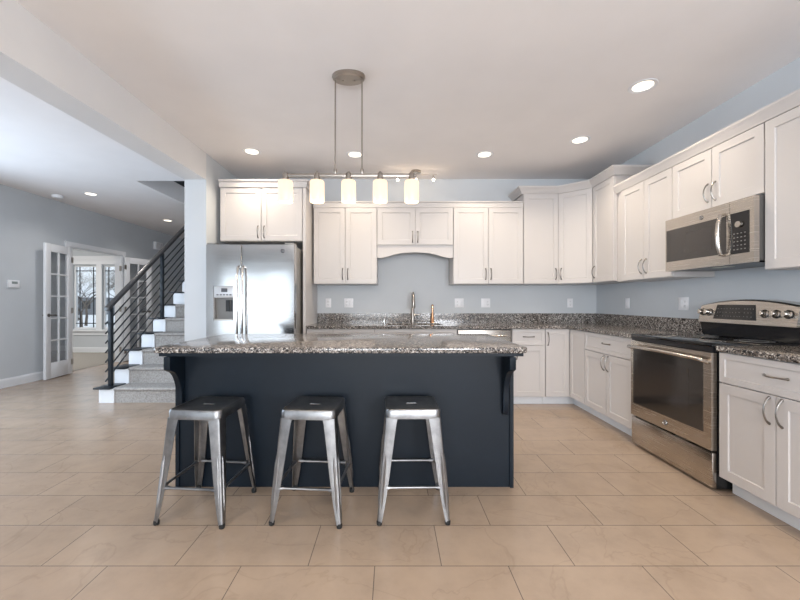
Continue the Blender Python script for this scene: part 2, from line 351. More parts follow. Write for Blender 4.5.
tree(-13.9, 16.4, 6.5, 'nearest bare winter tree, large in the left office window', 3)
tree(-18.9, 22.6, 8, 'bare winter tree behind the nearest tree in the left office window', 5)
tree(-14.8, 20.4, 7.0, 'bare winter tree showing between the two office windows', 9)
tree(-17.6, 24.5, 8, 'bare winter tree seen through the right office window', 12)
tree(-24.5, 28.5, 8, 'farthest bare winter tree beyond the left office window', 21)
hs = thing('neighbour_house', 'grey house with snow covered gable roof seen through office windows', 'house', (-38.2, 45, -.3), R(8))
B(-4.2, 4.2, -3, 3, 0, 2.0).build('wall', SIDING, hs)
MB().prism([(-4.6, 2.0), (4.6, 2.0), (0, 3.9)], -3.3, 3.3, 'y').build('roof', SNOW, hs)
for x in (-2.4, 0, 2.4): B(x-.45, x+.45, -3.06, -3.001, .7, 1.6).build('window', DARKP, hs)

# ------------------------------------------------------------------ cabinet builder
def front_mesh(m, x0, x1, z0, z1, fw=.055, t=.02, y=0, rec=.008):
    # shaker front: frame round a recessed panel with a small sloped inner edge; front at y-t
    fw = min(fw, (z1-z0)*.3, (x1-x0)*.3); a = .006
    rings = [(x0, x1, z0, z1, y), (x0, x1, z0, z1, y-t+.0015), (x0+.0015, x1-.0015, z0+.0015, z1-.0015, y-t), (x0+fw, x1-fw, z0+fw, z1-fw, y-t), (x0+fw+a*.5, x1-fw-a*.5, z0+fw+a*.5, z1-fw-a*.5, y-t+rec)]
    vs = []
    for a0, a1, b0, b1, yy in rings: vs += [(a0, yy, b0), (a1, yy, b0), (a1, yy, b1), (a0, yy, b1)]
    fs = [(0, 3, 2, 1)]
    for i in range(len(rings)-1):
        for k in range(4): fs.append((i*4+k, i*4+(k+1) % 4, i*4+4+(k+1) % 4, i*4+4+k))
    n = (len(rings)-1)*4; fs.append((n, n+1, n+2, n+3)); m.add(vs, fs); return m
def pull(x, z, vert=True, L=.14, y=-.02, out=.03):
    m = MB(); pts = []; rr = []
    for k in range(11):
        t = k/10; u = (t-.5)*L; o = out*math.sin(math.pi*t)**.7 if 0 < t < 1 else 0
        pts.append((x, y-o-.003, z+u) if vert else (x+u, y-o-.003, z)); rr.append(.0042+.0022*abs(2*t-1)**3)
    m.tube(pts, rr, 8)
    for sg in (-1, 1):
        c_ = (x, y, z+sg*L/2) if vert else (x+sg*L/2, y, z); m.lathe([(.008, 0), (.008, .003), (.005, .006)], c_, 10, rot=Matrix.Rotation(R(90), 3, 'X'))
    return m
def cabinet(name, label, cat, loc, rz, W, D, z0, z1, fronts, toe=False, group=None, poly=None):
    r = thing(name, label, cat, (loc[0], loc[1], 0), rz, group)
    b = MB(); zc = z0+.10 if toe else z0
    if poly: b.prism(poly, zc, z1)
    else: b.box(0, W, 0, D, zc, z1)
    b.build('carcass', CAB, r)
    if toe and not poly: B(0, W, .065, D, 0, .0995).build('toe_kick', WHITE, r)
    for fr in fronts:
        kind, a0, a1, b0, b1, hp = fr
        d = front_mesh(MB(), a0, a1, b0, b1, .058 if kind == 'door' else .036, y=-.001).build(kind, CAB, r)
        if hp is not None: pull(hp[0], hp[1], hp[2], y=-.021, L=hp[3] if len(hp) > 3 else .14).build('handle', PULL, d)
    return r
G = .0025
YF = 4.47      # carcass face of the back wall uppers
def up2(x0, x1, z0, z1, label, name='wall_cabinet', **k):
    W = x1-x0; mid = W/2; hz = z0+.12 if z1-z0 > .6 else z0+.10; L = .13
    return cabinet(name, label, 'cabinet', (x0, YF), 0, W, YB-YF-.001, z0, z1+.06, [('door', G, mid-G, z0+.004, z1, (mid-.032, hz, True, L)), ('door', mid+G, W-G, z0+.004, z1, (mid+.032, hz, True, L))], **k)
UG = 'wall cabinets along the back wall'
ZU0, ZU1 = 1.40, 2.325
up2(-.954, -.184, ZU0, ZU1, 'white two-door wall cabinet between refrigerator panel and sink valance', group=UG)
scab = up2(-.181, .744, 1.873, ZU1, 'short white two-door wall cabinet with arched valance above the sink', group=UG)
pts = [(0, 1.872), (0, 1.718), (.06, 1.718), (.12, 1.732), (.20, 1.757), (.30, 1.778), (.4625, 1.788), (.625, 1.778), (.725, 1.757), (.805, 1.732), (.865, 1.718), (.925, 1.718), (.925, 1.872)]
MB().prism(pts[::-1], -.002, .018, 'y').build('valance', CAB, scab)
up2(.747, 1.595, ZU0, ZU1, 'white two-door wall cabinet right of the sink valance', group=UG)
# tall corner uppers
ZT1 = 2.493
cabinet('wall_cabinet', 'tall white single-door wall cabinet at left of the raised corner group', 'cabinet', (1.60, YF), 0, .425, YB-YF-.001, ZU0, ZT1+.07, [('door', .004, .422, ZU0+.004, ZT1, (.39, ZU0+.12, True, .13))], group='raised corner wall cabinets')
cx0, cy0 = 2.027, YF; wd = math.hypot(.298, .255); rzd = -math.atan2(.255, .298)
Mi = (Matrix.Translation((cx0, cy0, 0)) @ Matrix.Rotation(rzd, 4, 'Z')).inverted()
poly = [tuple((Mi @ Vector((x, y, 0)))[:2]) for x, y in ((2.027, 4.47), (2.325, 4.215), (2.679, 4.215), (2.679, 4.799), (2.027, 4.799))]
cabinet('wall_cabinet', 'tall white diagonal wall cabinet set across the corner', 'cabinet', (cx0, cy0), rzd, wd, .3, ZU0, ZT1+.07, [('door', .012, wd-.012, ZU0+.004, ZT1, (.045, ZU0+.12, True, .13))], poly=poly, group='raised corner wall cabinets')
XU = 2.345
cabinet('wall_cabinet', 'tall narrow white wall cabinet on the right wall beside the corner', 'cabinet', (2.325, 4.213), R(-90), .411, XR-2.325-.001, ZU0, ZT1+.07, [('door', .012, .405, ZU0+.004, ZT1, (.05, ZU0+.12, True, .13))], group='raised corner wall cabinets')
# right wall uppers (local x runs towards the camera)
ZR1 = 2.30
def upr(y0, y1, z0, z1, label, off=0, hz=None):
    W = y0-y1; mid = off+(W-off)/2; hz = hz or z0+.12
    return cabinet('wall_cabinet', label, 'cabinet', (XU, y0), R(-90), W, XR-XU-.001, z0, z1+.06, [('door', off+G, mid-G, z0+.004, z1, (mid-.032, hz, True, .13)), ('door', mid+G, W-G, z0+.004, z1, (mid+.032, hz, True, .13))], group='wall cabinets on the right wall')
upr(3.800, 3.040, ZU0-.01, ZR1, 'white two-door wall cabinet left of the microwave', .085)
upr(3.037, 2.287, 1.862, ZR1, 'short white two-door wall cabinet directly above the microwave', 0, 1.98)
upr(2.284, 1.52, ZU0-.02, ZR1, 'white wall cabinet right of the microwave at the photo edge')
# over-fridge cabinet with deep side panel
YFB = 4.17
fc = cabinet('refrigerator_cabinet', 'white two-door cabinet with side panel above the stainless refrigerator', 'cabinet', (-1.955, YFB), 0, .945, YB-YFB-.001, 1.872, 2.536, [('door', .008, .468, 1.876, 2.476, (.436, 1.975, True, .13)), ('door', .474, .936, 1.876, 2.476, (.506, 1.975, True, .13))])
B(.9455, .978, -.02, YB-YFB-.001, 0, 2.536).build('side_panel', CAB, fc)
# crowns
low = [(0, 0), (.004, 0), (.004, .062), (.014, .068), (.014, .082), (0, .082)]
def prof(z, p, o0=.021): return [(o0*(a > 0)+a, z+b) for a, b in p]
fl = [(0, 0), (.006, 0), (.008, .012), (.03, .035), (.052, .06), (.058, .066), (.058, .08), (0, .08)]
tag(MB().sweep([(1.595, YF-.0005), (-.954, YF-.0005)], [(.001, ZU1+.002), (.024, ZU1+.002), (.024, ZU1+.058), (.036, ZU1+.064), (.036, ZU1+.078), (-.06, ZU1+.078), (-.06, ZU1+.0615), (.001, ZU1+.0615)]).build('crown_moulding', CAB), 'long flat white crown moulding above the back wall cabinets', 'moulding', 'cabinet crown mouldings')
tag(MB().sweep([(-.977+.0005, YB-.002), (-.977+.0005, YFB-.0205), (-1.958, YFB-.0205)], [(.001, 2.479), (.012, 2.479), (.012, 2.535), (.03, 2.545), (.03, 2.563), (-.02, 2.563), (-.02, 2.538), (.001, 2.538)]).build('crown_moulding', CAB), 'flat white crown moulding above the refrigerator cabinet', 'moulding', 'cabinet crown mouldings')
tp = [(.001, 2.496), (.024, 2.496), (.027, 2.505), (.05, 2.535), (.075, 2.558), (.078, 2.562), (.078, 2.577), (-.03, 2.577), (-.03, 2.565), (.001, 2.565)]
tag(MB().sweep([(XR-.002, 3.8015), (2.3245, 3.8015), (2.3245, 4.2145), (2.0265, YF-.0005), (1.5995, YF-.0005), (1.5995, YB-.002)], tp).build('crown_moulding', CAB), 'raised flared white crown moulding stepping round the corner cabinets', 'moulding', 'cabinet crown mouldings')
rp = [(.001, ZR1+.003), (.024, ZR1+.003), (.027, ZR1+.012), (.042, ZR1+.045), (.052, ZR1+.062), (.054, ZR1+.066), (.054, ZR1+.08), (-.05, ZR1+.08), (-.05, ZR1+.0615), (.001, ZR1+.0615)]
tag(MB().sweep([(XU-.0005, 1.52), (XU-.0005, 3.7995)], rp).build('crown_moulding', CAB), 'flared white crown moulding running above the microwave along right wall', 'moulding', 'cabinet crown mouldings')

# ------------------------------------------------------------------ base cabinets
YBF = 4.18; XRF = 2.04; ZB = .874; DR = .685
def based(x0, x1, label, kind, side='y'):
    W = abs(x1-x0); fr = []
    if kind == 'two':
        fr = [('drawer', G, W-G, DR+.004, ZB-.004, (W/2, .785, False, .12)), ('door', G, W/2-G, .104, DR-.002, (W/2-.032, .60, True)), ('door', W/2+G, W-G, .104, DR-.002, (W/2+.032, .60, True))]
    elif kind == 'one':
        fr = [('drawer', G, W-G, DR+.004, ZB-.004, (W/2, .785, False, .12)), ('door', G, W-G, .104, DR-.002, (.05, .60, True))]
    elif kind == 'sink':
        fr = [('drawer', G, W-G, DR+.004, ZB-.004, None), ('door', G, W/2-G, .104, DR-.002, (W/2-.032, .60, True)), ('door', W/2+G, W-G, .104, DR-.002, (W/2+.032, .60, True))]
    loc = (x0, YBF) if side == 'y' else (XRF, x0)
    return cabinet('base_cabinet', label, 'cabinet', loc, 0 if side == 'y' else R(-90), W, (YB-YBF if side == 'y' else XR-XRF)-.001, 0, ZB if kind != 'sink' else ZB, fr, True, 'base cabinets')
based(-.972, -.667, 'narrow white base cabinet next to refrigerator panel, behind the island', 'one')
based(-.665, -.197, 'white base cabinet left of the sink cabinet, behind the island', 'one')
# sink cabinet: open-topped carcass so the basin hangs free
W = .933
sk = thing('base_cabinet', 'wide white sink base cabinet under the faucet', 'cabinet', (-.195, YBF, 0), 0, 'base cabinets')
m = MB(); m.box(0, .018, 0, .619, .1, ZB); m.box(W-.018, W, 0, .619, .1, ZB); m.box(.018, W-.018, .6, .619, .1, ZB); m.box(.018, W-.018, 0, .6, .1, .118); m.box(.018, W-.018, 0, .018, .8, ZB); m.build('carcass', CAB, sk)
B(0, W, .065, .619, 0, .0995).build('toe_kick', WHITE, sk)
front_mesh(MB(), G, W-G, DR+.004, ZB-.004, .036, y=-.001).build('false_drawer', CAB, sk)
for a0, a1, hx in ((G, W/2-G, W/2-.032), (W/2+G, W-G, W/2+.032)):
    d = front_mesh(MB(), a0, a1, .104, DR-.002, y=-.001).build('door', CAB, sk); pull(hx, .6, y=-.021).build('handle', PULL, d)
based(1.366, 1.743, 'white drawer and door base cabinet right of the dishwasher', 'one')
# corner unit
co = thing('corner_cabinet', 'white L-shaped corner base cabinet with folding doors', 'cabinet', (1.745, YBF, 0))
def lp(pts): return [(x-1.745, y-YBF) for x, y in pts]
MB().prism(lp([(1.745, 4.799), (1.745, 4.18), (2.04, 4.18), (2.04, 3.842), (2.679, 3.842), (2.679, 4.799)]), .10, ZB).build('carcass', CAB, co)
MB().prism(lp([(1.745, 4.799), (1.745, 4.245), (2.105, 4.245), (2.105, 3.842), (2.679, 3.842), (2.679, 4.799)]), 0, .0995).build('toe_kick', WHITE, co)
d = front_mesh(MB(), .004, .27, .104, ZB-.004, y=-.001).build('door', CAB, co); pull(.028, .76, y=-.021).build('handle', PULL, d)
d = front_mesh(MB(), .022, .335, .104, ZB-.004, y=-.001).build('door', CAB, co, M=Matrix.Translation((.295, 0, 0)) @ Matrix.Rotation(R(-90), 4, 'Z'))
based(3.840, 3.064, 'white two-door base cabinet between corner and range', 'two', 'x')
based(2.262, 1.59, 'white two-door base cabinet right of the range', 'two', 'x')
based(1.587, .95, 'white base cabinet beyond the photo edge on right wall', 'two', 'x')
# dishwasher
dw = thing('dishwasher', 'stainless dishwasher under the back counter, mostly hidden by the island', 'dishwasher', (.743, YBF, 0))
B(.002, .614, 0, .60, .1, .87).build('body', DARKP, dw); B(.004, .612, .07, .6, 0, .0995).build('toe_kick', DARKP, dw)
B(.006, .610, -.028, -.001, .11, .862).build('door', STEEL, dw, bev=.004)
MB().tube([(.07, -.03, .80), (.07, -.06, .80), (.31, -.068, .80), (.545, -.06, .80), (.545, -.03, .80)], .009).build('handle', STEEL, dw)

# ------------------------------------------------------------------ countertops
ZCT = .91; ZCB = .876
SX0, SX1, SY0, SY1 = -.06, .60, 4.27, 4.66
ct = MB(); ct.box(-.974, SX0, 4.135, YB-.001, ZCB, ZCT); ct.box(SX0, SX1, 4.135, SY0, ZCB, ZCT); ct.box(SX0, SX1, SY1, YB-.001, ZCB, ZCT)
ct.prism([(SX1, 4.135), (2.0, 4.135), (2.0, 3.062), (XR-.001, 3.062), (XR-.001, YB-.001), (SX1, YB-.001)], ZCB, ZCT)
cto = thing('countertop', 'L-shaped speckled granite countertop with backsplash along the back wall', 'countertop', (.5, 4.5, ZCB))
off = Matrix.Translation((-.5, -4.5, -ZCB))
ct.build('slab', GRAN, cto, M=off)
bs = MB(); bs.box(-.974, XR-.022, YB-.021, YB-.001, ZCT+.0005, 1.032); bs.box(XR-.021, XR-.001, 3.062, YB-.001, ZCT+.0005, 1.032); bs.build('backsplash', GRAN, cto, M=off)
ct2 = thing('countertop', 'short speckled granite countertop right of the range', 'countertop', (2.3, 1.6, ZCB)); off = Matrix.Translation((-2.3, -1.6, -ZCB))
B(2.0, XR-.001, .94, 2.264, ZCB, ZCT).build('slab', GRAN, ct2, bev=.004, M=off); B(XR-.021, XR-.001, .94, 2.264, ZCT+.0005, 1.032).build('backsplash', GRAN, ct2, M=off)
# sink
sn = thing('kitchen_sink', 'undermount stainless sink set in the granite below the faucet', 'sink', (.27, 4.465, .66))
m = MB(); t = .006; a, b, c_, d_ = -.33, .33, -.195, .195
m.box(a, b, c_, d_, 0, t); m.box(a, a+t, c_, d_, t, .215); m.box(b-t, b, c_, d_, t, .215); m.box(a+t, b-t, c_, c_+t, t, .215); m.box(a+t, b-t, d_-t, d_, t, .215)
m.build('basin', STEEL, sn); MB().lathe([(.0, .001), (.035, .001), (.042, .004)], (0, 0, t), 20).build('drain', CHROME, sn)
# faucet
fa = thing('kitchen_faucet', 'tall nickel gooseneck pull-down faucet behind the sink', 'faucet', (.267, 4.71, ZCT+.001))
MB().lathe([(.028, 0), (.028, .006), (.022, .012), (.020, .03), (.020, .17), (.017, .18), (.017, .19)], (0, 0, 0), 18).build('body', NICKEL, fa)
pts = [(0, 0, .185), (0, 0, .30)]+[(0, -.085+.085*math.cos(R(a)), .30+.085*math.sin(R(a))) for a in range(20, 181, 20)]
MB().tube(pts, .0155, 12).build('spout', NICKEL, fa)
MB().tube([(0, -.17, .30), (0, -.17, .285), (0, -.171, .20), (0, -.171, .19)], [.016, .020, .022, .018], 14).build('spray_head', NICKEL, fa)
MB().tube([(.018, 0, .10), (.04, 0, .102), (.095, 0, .108)], [.014, .010, .008]).build('lever_handle', NICKEL, fa)
so = thing('soap_dispenser', 'slim copper-toned soap dispenser standing right of the faucet', 'soap dispenser', (.522, 4.715, ZCT+.001))
MB().lathe([(.026, 0), (.026, .006), (.020, .014), (.018, .07), (.013, .085), (.012, .235), (0.0, .24)], (0, 0, 0), 18).build('pump', COPPER, so)
MB().tube([(0, 0, .228), (0, -.03, .234), (0, -.08, .222)], [.009, .008, .006]).build('nozzle', COPPER, so)
# small air-gap cap left of the faucet
ag = thing('air_gap_cap', 'small chrome air-gap cap on the counter left of the faucet', 'air gap', (-.10, 4.715, ZCT+.001))
MB().lathe([(.018, 0), (.018, .004), (.013, .008), (.013, .055), (.010, .062), (0, .064)], (0, 0, 0), 16).build('cap', CHROME, ag)

# ------------------------------------------------------------------ island
isl = thing('kitchen_island', 'dark navy kitchen island with corbels under granite top', 'kitchen island', (-.30, 2.7, 0))
o_ = Matrix.Translation((.30, -2.7, 0)); IX0, IX1, IY0, IY1 = -1.375, .772, 2.335, 3.04
B(IX0, IX1, IY0, IY1, 0, ZCB-.022).build('body', NAVY, isl, M=o_)
B(IX0-.02, IX1+.015, 2.19, IY1+.01, ZCB-.0215, ZCB-.001).build('support_board', NAVY, isl, M=o_)
tr = MB(); tr.box(IX0, IX0+.022, IY0-.012, IY0-.0005, 0, ZCB-.0225); tr.box(IX1-.022, IX1, IY0-.012, IY0-.0005, 0, ZCB-.0225); tr.build('corner_trim', NAVY, isl, M=o_)
def corbel(x0, x1):
    yb = IY0-.0125; yf = 2.165; zt = ZCB-.0225
    pr = [(yb, zt), (yf, zt), (yf, zt-.075)]
    for k in range(1, 13):
        a = R(90*k/12); pr.append((yf+.012+(yb-.02-yf-.012)*math.sin(a)**1.0*.93, zt-.075-.012-.20*(1-math.cos(a))))
    pr += [(yb-.02, zt-.37), (yb-.012, zt-.385), (yb, zt-.385)]
    MB().prism(pr, x0, x1, 'x').build('corbel', NAVY, isl, M=o_, bev=.0015, seg=1)
corbel(-1.352, -1.316); corbel(.698, .734)
def rrect(x0, x1, y0, y1, r, n=6):
    p = []
    for cx, cy, a0 in ((x1-r, y0+r, -90), (x1-r, y1-r, 0), (x0+r, y1-r, 90), (x0+r, y0+r, 180)):
        for k in range(n+1): a = R(a0+90*k/n); p.append((cx+r*math.cos(a), cy+r*math.sin(a)))
    return p
MB().prism(rrect(-1.425, .81, 2.165, 3.115, .035), ZCB, ZCT).build('granite_top', GRAN, isl, M=o_, bev=.007, seg=3)

# ------------------------------------------------------------------ refrigerator
fr = thing('refrigerator', 'stainless side-by-side refrigerator with ice and water dispenser', 'refrigerator', (-1.494, 4.3, 0)); o_ = Matrix.Translation((1.494, -4.3, 0))
B(-1.958, -1.030, 3.925, 4.76, .02, 1.775).build('body', FSIDE, fr, M=o_)
B(-1.95, -1.04, 3.90, 4.7, 0, .055).build('base_grille', DARKP, fr, M=o_)
def fdoor(x0, x1, hole=None):
    # gently bowed front built from strips
    n = 14; m = MB(); yb = 3.920; z0, z1 = .06, 1.785; vs = []; fs = []
    def yf(x): u = (x-x0)/(x1-x0)*2-1; return 3.853+.003*abs(u)**2.2+(.008 if abs(u) > .985 else 0)
    us = sorted(set([x0, x1, x0+.006, x1-.006]+[x0+(x1-x0)*k/n for k in range(1, n)]+(list(hole[:2]) if hole else [])))
    zs = [z0, z1] if not hole else [z0, hole[2], hole[3], z1]
    for x in us:
        for z in zs: vs.append((x, yf(x), z))
    k = len(zs); nf = len(vs)
    for x in us:
        for z in zs: vs.append((x, yb, z))
    for i in range(len(us)-1):
        for j in range(k-1):
            if hole and j == 1 and us[i] >= hole[0]-1e-6 and us[i+1] <= hole[1]+1e-6: continue
            fs.append((i*k+j, (i+1)*k+j, (i+1)*k+j+1, i*k+j+1)); fs.append((nf+i*k+j, nf+i*k+j+1, nf+(i+1)*k+j+1, nf+(i+1)*k+j))
        fs.append((i*k, nf+i*k, nf+(i+1)*k, (i+1)*k)); fs.append((i*k+k-1, (i+1)*k+k-1, nf+(i+1)*k+k-1, nf+i*k+k-1))
    for i in (0, len(us)-1):
        for j in range(k-1): fs.append((i*k+j, i*k+j+1, nf+i*k+j+1, nf+i*k+j))
    if hole:
        ii = [i for i, x in enumerate(us) if hole[0]-1e-6 <= x <= hole[1]+1e-6]
        for i in (ii[0], ii[-1]): fs.append((i*k+1, i*k+2, nf+i*k+2, nf+i*k+1))
        for a, b in zip(ii[:-1], ii[1:]):
            for j in (1, 2): fs.append((a*k+j, b*k+j, nf+b*k+j, nf+a*k+j))
    m.add(vs, fs, True); return m.build('door', FSTEEL, fr, M=o_)
HX0, HX1, HZ0, HZ1 = -1.880, -1.672, .985, 1.348
dl = fdoor(-1.962, -1.589, (HX0, HX1, HZ0, HZ1)); drr = fdoor(-1.583, -1.026)
for d, x in ((dl, -1.612), (drr, -1.560)):
    MB().tube([(x, 3.862, 1.555), (x, 3.82, 1.54), (x, 3.803, 1.45), (x, 3.798, 1.1), (x, 3.803, .66), (x, 3.82, .57), (x, 3.862, .555)], .0145, 12).build('handle', FSTEEL, d, M=o_)
dp = MB(); dp.box(HX0+.001, HX1-.001, 3.858, 3.915, 1.225, HZ1-.001); dp.build('dispenser_panel', mat('silver_plastic', (.62, .63, .65), .3, .5), dl, M=o_, bev=.004)
rc = MB(); rc.box(HX0+.001, HX1-.001, 3.908, 3.918, HZ0+.001, 1.2245); rc.box(HX0+.001, HX0+.008, 3.862, 3.908, HZ0+.001, 1.2245); rc.box(HX1-.008, HX1-.001, 3.862, 3.908, HZ0+.001, 1.2245); rc.build('dispenser_recess', mat('recess_grey', (.20, .19, .18), .3, .6), dl, M=o_)
B(HX0+.009, HX1-.009, 3.857, 3.907, HZ0+.002, HZ0+.014).build('drip_tray', STEEL, dl, M=o_)
pd = MB(); pd.box(-1.765, -1.725, 3.885, 3.907, 1.08, 1.20); pd.box(-1.712, -1.686, 3.885, 3.907, 1.08, 1.20); pd.build('dispenser_paddle', DARKP, dl, M=o_)
pn = MB()
for k in range(5): pn.box(-1.85+k*.034, -1.828+k*.034, 3.8568, 3.8578, 1.25, 1.262)
pn.box(-1.80, -1.735, 3.8568, 3.8578, 1.285, 1.325); pn.build('display', LOGO, dl, M=o_)
def emblem(parent, c, r, M, rot=0):
    # c local position, M orients disc (+Z of disc to viewer)
    e = MB().lathe([(0, .0), (r, 0), (r, .0015), (r*.9, .003), (0, .003)], (0, 0, 0), 24).build('emblem', LOGO, parent); e.matrix_local = Matrix.Translation(c) @ M
    rg = MB().tube([(r*.84*math.cos(R(a)), r*.84*math.sin(R(a)), .0032) for a in range(0, 361, 20)], r*.05, 6, cap=False).build('ring', CHROME, e)
    text('monogram', 'GE', r*1.05, Matrix.Translation((0, 0, .0032)), CHROME, e, .0006)
    return e
emblem(drr, Vector((282.6-392, 0, 0)) and Vector(((282.8-392)*3.855/366+1.494, 3.8535-4.3-.0015, 1.18+51*3.855/366)), .021, FRONT)
for a in (-1.95, -1.13): hc = MB(); hc.box(a, a+.09, 3.86, 3.99, 1.787, 1.805); hc.box(a, a+.09, 3.93, 3.99, 1.7755, 1.787); hc.build('hinge_cover', FSIDE, fr, M=o_)

# ------------------------------------------------------------------ range (local x towards camera, local -y into the room)
rg = thing('range', 'freestanding stainless electric range with black glass cooktop', 'range', (2.025, 3.052, 0), R(-90)); RW = .775
B(.006, RW-.004, .0, .64, .015, .895).build('body', mat('black_enamel', (.012, .012, .013), .25), rg)
m = MB(); m.box(0, RW, -.03, .60, .897, .916); m.build('cooktop', GLASSB, rg, bev=.004)
bn = MB()
for x, y, r in ((.2, .13, .10), (.58, .13, .075), (.2, .42, .075), (.58, .42, .10)):
    for q in (r, r*.72): bn.tube([(x+q*math.cos(R(a)), y+q*math.sin(R(a)), .9165) for a in range(0, 361, 15)], .0012, 4, cap=False)
bn.build('burner_ring', mat('burner_print', (.12, .12, .12), .3), rg)
dz0, dz1 = .252, .862
od = MB(); wx0, wx1, wz0, wz1 = .035, .71, .352, .825
t0, t1 = -.035, -.001
for a, b, c1, d1 in ((.004, wx0, dz0, dz1), (wx1, RW-.004, dz0, dz1), (wx0, wx1, dz0, wz0), (wx0, wx1, wz1, dz1)): od.box(a, b, t0, t1, c1, d1)
odr = od.build('oven_door', STEEL, rg)
B(wx0, wx1, t0-.002, t0+.01, wz0, wz1).build('oven_window', DGLASS, odr)
ms = mat('window_mesh_print', (.036, .031, .029), .12, spec=.8); B(wx0+.11, wx1-.11, t0-.0028, t0-.0021, wz0+.09, wz1-.09).build('window_screen', ms, odr)
hm = MB(); hm.tube([(.03, -.037, .800), (.03, -.075, .815), (.05, -.083, .82), (.39, -.088, .825), (.72, -.083, .82), (.745, -.075, .815), (.745, -.037, .800)], .0125, 12); hm.build('handle', STEEL, odr)
emblem(odr, Vector((.385, t0-.001, .302)), .021, FRONT)
B(.004, RW-.004, -.03, -.001, .018, .236).build('storage_drawer', STEEL, rg, bev=.004)
B(.004, RW-.004, -.028, -.001, .866, .895).build('vent_trim', DARKP, rg)
# backguard
bgd = MB(); bgd.prism([(.535, .917), (.645, .917), (.645, 1.02), (.515, 1.02)], .036, RW-.004, 'x'); bgd.build('backguard', mat('black_enamel_panel', (.014, .014, .016), .2), rg)
cp = MB(); n = 16
prf = []
for k in range(n+1):
    x = .038+(RW-.042)*k/n; u = k/n*2-1; zt = 1.198-.042*u*u; prf.append((x, zt))
vs = []; fs = []
for x, zt in prf:   # section: slanted face
    vs += [(x, .495, 1.021), (x, .520, zt-.01), (x, .535, zt), (x, .645, zt), (x, .645, 1.021)]
for i in range(n):
    for k in range(5): fs.append((i*5+k, i*5+(k+1) % 5, i*5+5+(k+1) % 5, i*5+5+k))
fs += [(0, 1, 2, 3, 4), tuple(n*5+k for k in range(5))]
cp.add(vs, fs); cpo = cp.build('control_panel', STEEL, rg)
tl = math.atan2(.025, .16)   # slant of the face
def onface(x, z, out=0): return Vector((x, .495+(z-1.021)*.156-out, z))
dm = MB(); a, b = onface(.185, 1.045, .001), onface(.50, 1.155, .001)
dm.add([(.175, a.y, 1.05), (.515, a.y, 1.05), (.495, b.y, 1.160), (.195, b.y, 1.160), (.175, a.y+.006, 1.05), (.515, a.y+.006, 1.05), (.495, b.y+.006, 1.160), (.195, b.y+.006, 1.160)], [(0, 1, 2, 3), (4, 7, 6, 5), (0, 4, 5, 1), (1, 5, 6, 2), (2, 6, 7, 3), (3, 7, 4, 0)])
dsp = dm.build('display', GLASSB, cpo)
pm = MB(); rnd = random.Random(2)
for (xa, xb, rows) in ((.205, .27, 3), (.28, .40, 3), (.42, .485, 3)):
    for r_ in range(rows):
        z = 1.072+r_*.028; x = xa
        while x < xb:
            w_ = .003+rnd.random()*.004; p = onface(x, z, .0016); pm.box(x, x+w_, p.y-.0005, p.y+.0008, z, z+.004); x += .018+rnd.random()*.01
pm.build('button_print', PRINT, dsp)
for x in (.075, .132, .565, .640, .715):
    p = onface(x, 1.10); q = Matrix.Translation(p) @ Matrix.Rotation(R(90)-tl, 4, 'X')
    k_ = MB().lathe([(.027, .0), (.027, .006), (.021, .010), (.019, .032), (.016, .036), (0, .036)], (0, 0, 0), 20); k_.box(-.005, .005, -.019, .019, .034, .042)
    ko = k_.build('knob', CHROME if False else STEEL, cpo); ko.matrix_local = q
    rgk = MB().lathe([(.029, 0), (.029, .003), (.0275, .004)], (0, 0, 0), 20).build('knob_skirt', DARKP, ko)

# ------------------------------------------------------------------ microwave
mw = thing('microwave', 'stainless over-the-range microwave with black glass door', 'microwave', (2.30, 3.032, 1.432), R(-90)); MWW = .742; MH = .418
B(.0, MWW, .0, XR-2.30-.001, .012, MH).build('body', mat('microwave_case', (.13, .125, .12), .4, .5), mw)
B(.03, MWW-.03, .02, .34, .0, .0115).build('vent_base', DARKP, mw)
B(.33, .45, .06, .12, -.003, -.0002).build('under_light', mat('lamp_lens', (.7, .7, .6), .3), mw)
dxs = .575
fm = MB(); yb_, yf_ = -.001, -.034
gx0, gx1, gz0_, gz1_ = .012, .55, .075, .33
for a, b, c1, d1 in ((.0, gx0, 0, MH), (gx1, dxs, 0, MH), (gx0, gx1, 0, gz0_), (gx0, gx1, gz1_, MH)): fm.box(a, b, yf_, yb_, c1, d1)
md = fm.build('door', STEEL, mw)
B(gx0, gx1, yf_-.0015, yf_+.01, gz0_, gz1_).build('door_glass', DGLASS, md)
B(gx0+.07, gx1-.11, yf_-.0022, yf_-.0016, gz0_+.05, gz1_-.05).build('window_screen', ms, md)
fm = MB(); kx0, kx1 = .582, .712
for a, b, c1, d1 in ((dxs+.003, kx0, 0, MH), (kx1, MWW, 0, MH), (kx0, kx1, 0, .065), (kx0, kx1, .335, MH)): fm.box(a, b, yf_, yb_, c1, d1)
mc = fm.build('control_frame', STEEL, mw)
kp = B(kx0, kx1, yf_-.0015, yf_+.01, .065, .335).build('keypad', GLASSB, mw)
pm = MB()
for r_ in range(5):
    for c1 in range(4): x = kx0+.022+c1*.025; z = .09+r_*.026; pm.box(x, x+.010, yf_-.0022, yf_-.0015, z, z+.006)
pm.build('button_print', PRINT, kp)
dk = MB().lathe([(.022, 0), (.02, .014), (0, .015)], (0, 0, 0), 18).build('dial', STEEL, kp); dk.matrix_local = Matrix.Translation((kx0+.065, yf_-.0015, .255)) @ Matrix.Rotation(R(90), 4, 'X')
MB().tube([(.535, yf_-.002, .345), (.535, yf_-.026, .34), (.535, yf_-.042, .28), (.535, yf_-.046, .21), (.535, yf_-.042, .13), (.535, yf_-.026, .07), (.535, yf_-.002, .065)], [.009, .011, .013, .014, .013, .011, .009], 12).build('handle', STEEL, md)
emblem(md, Vector((.35, yf_-.001, .365)), .016, FRONT)

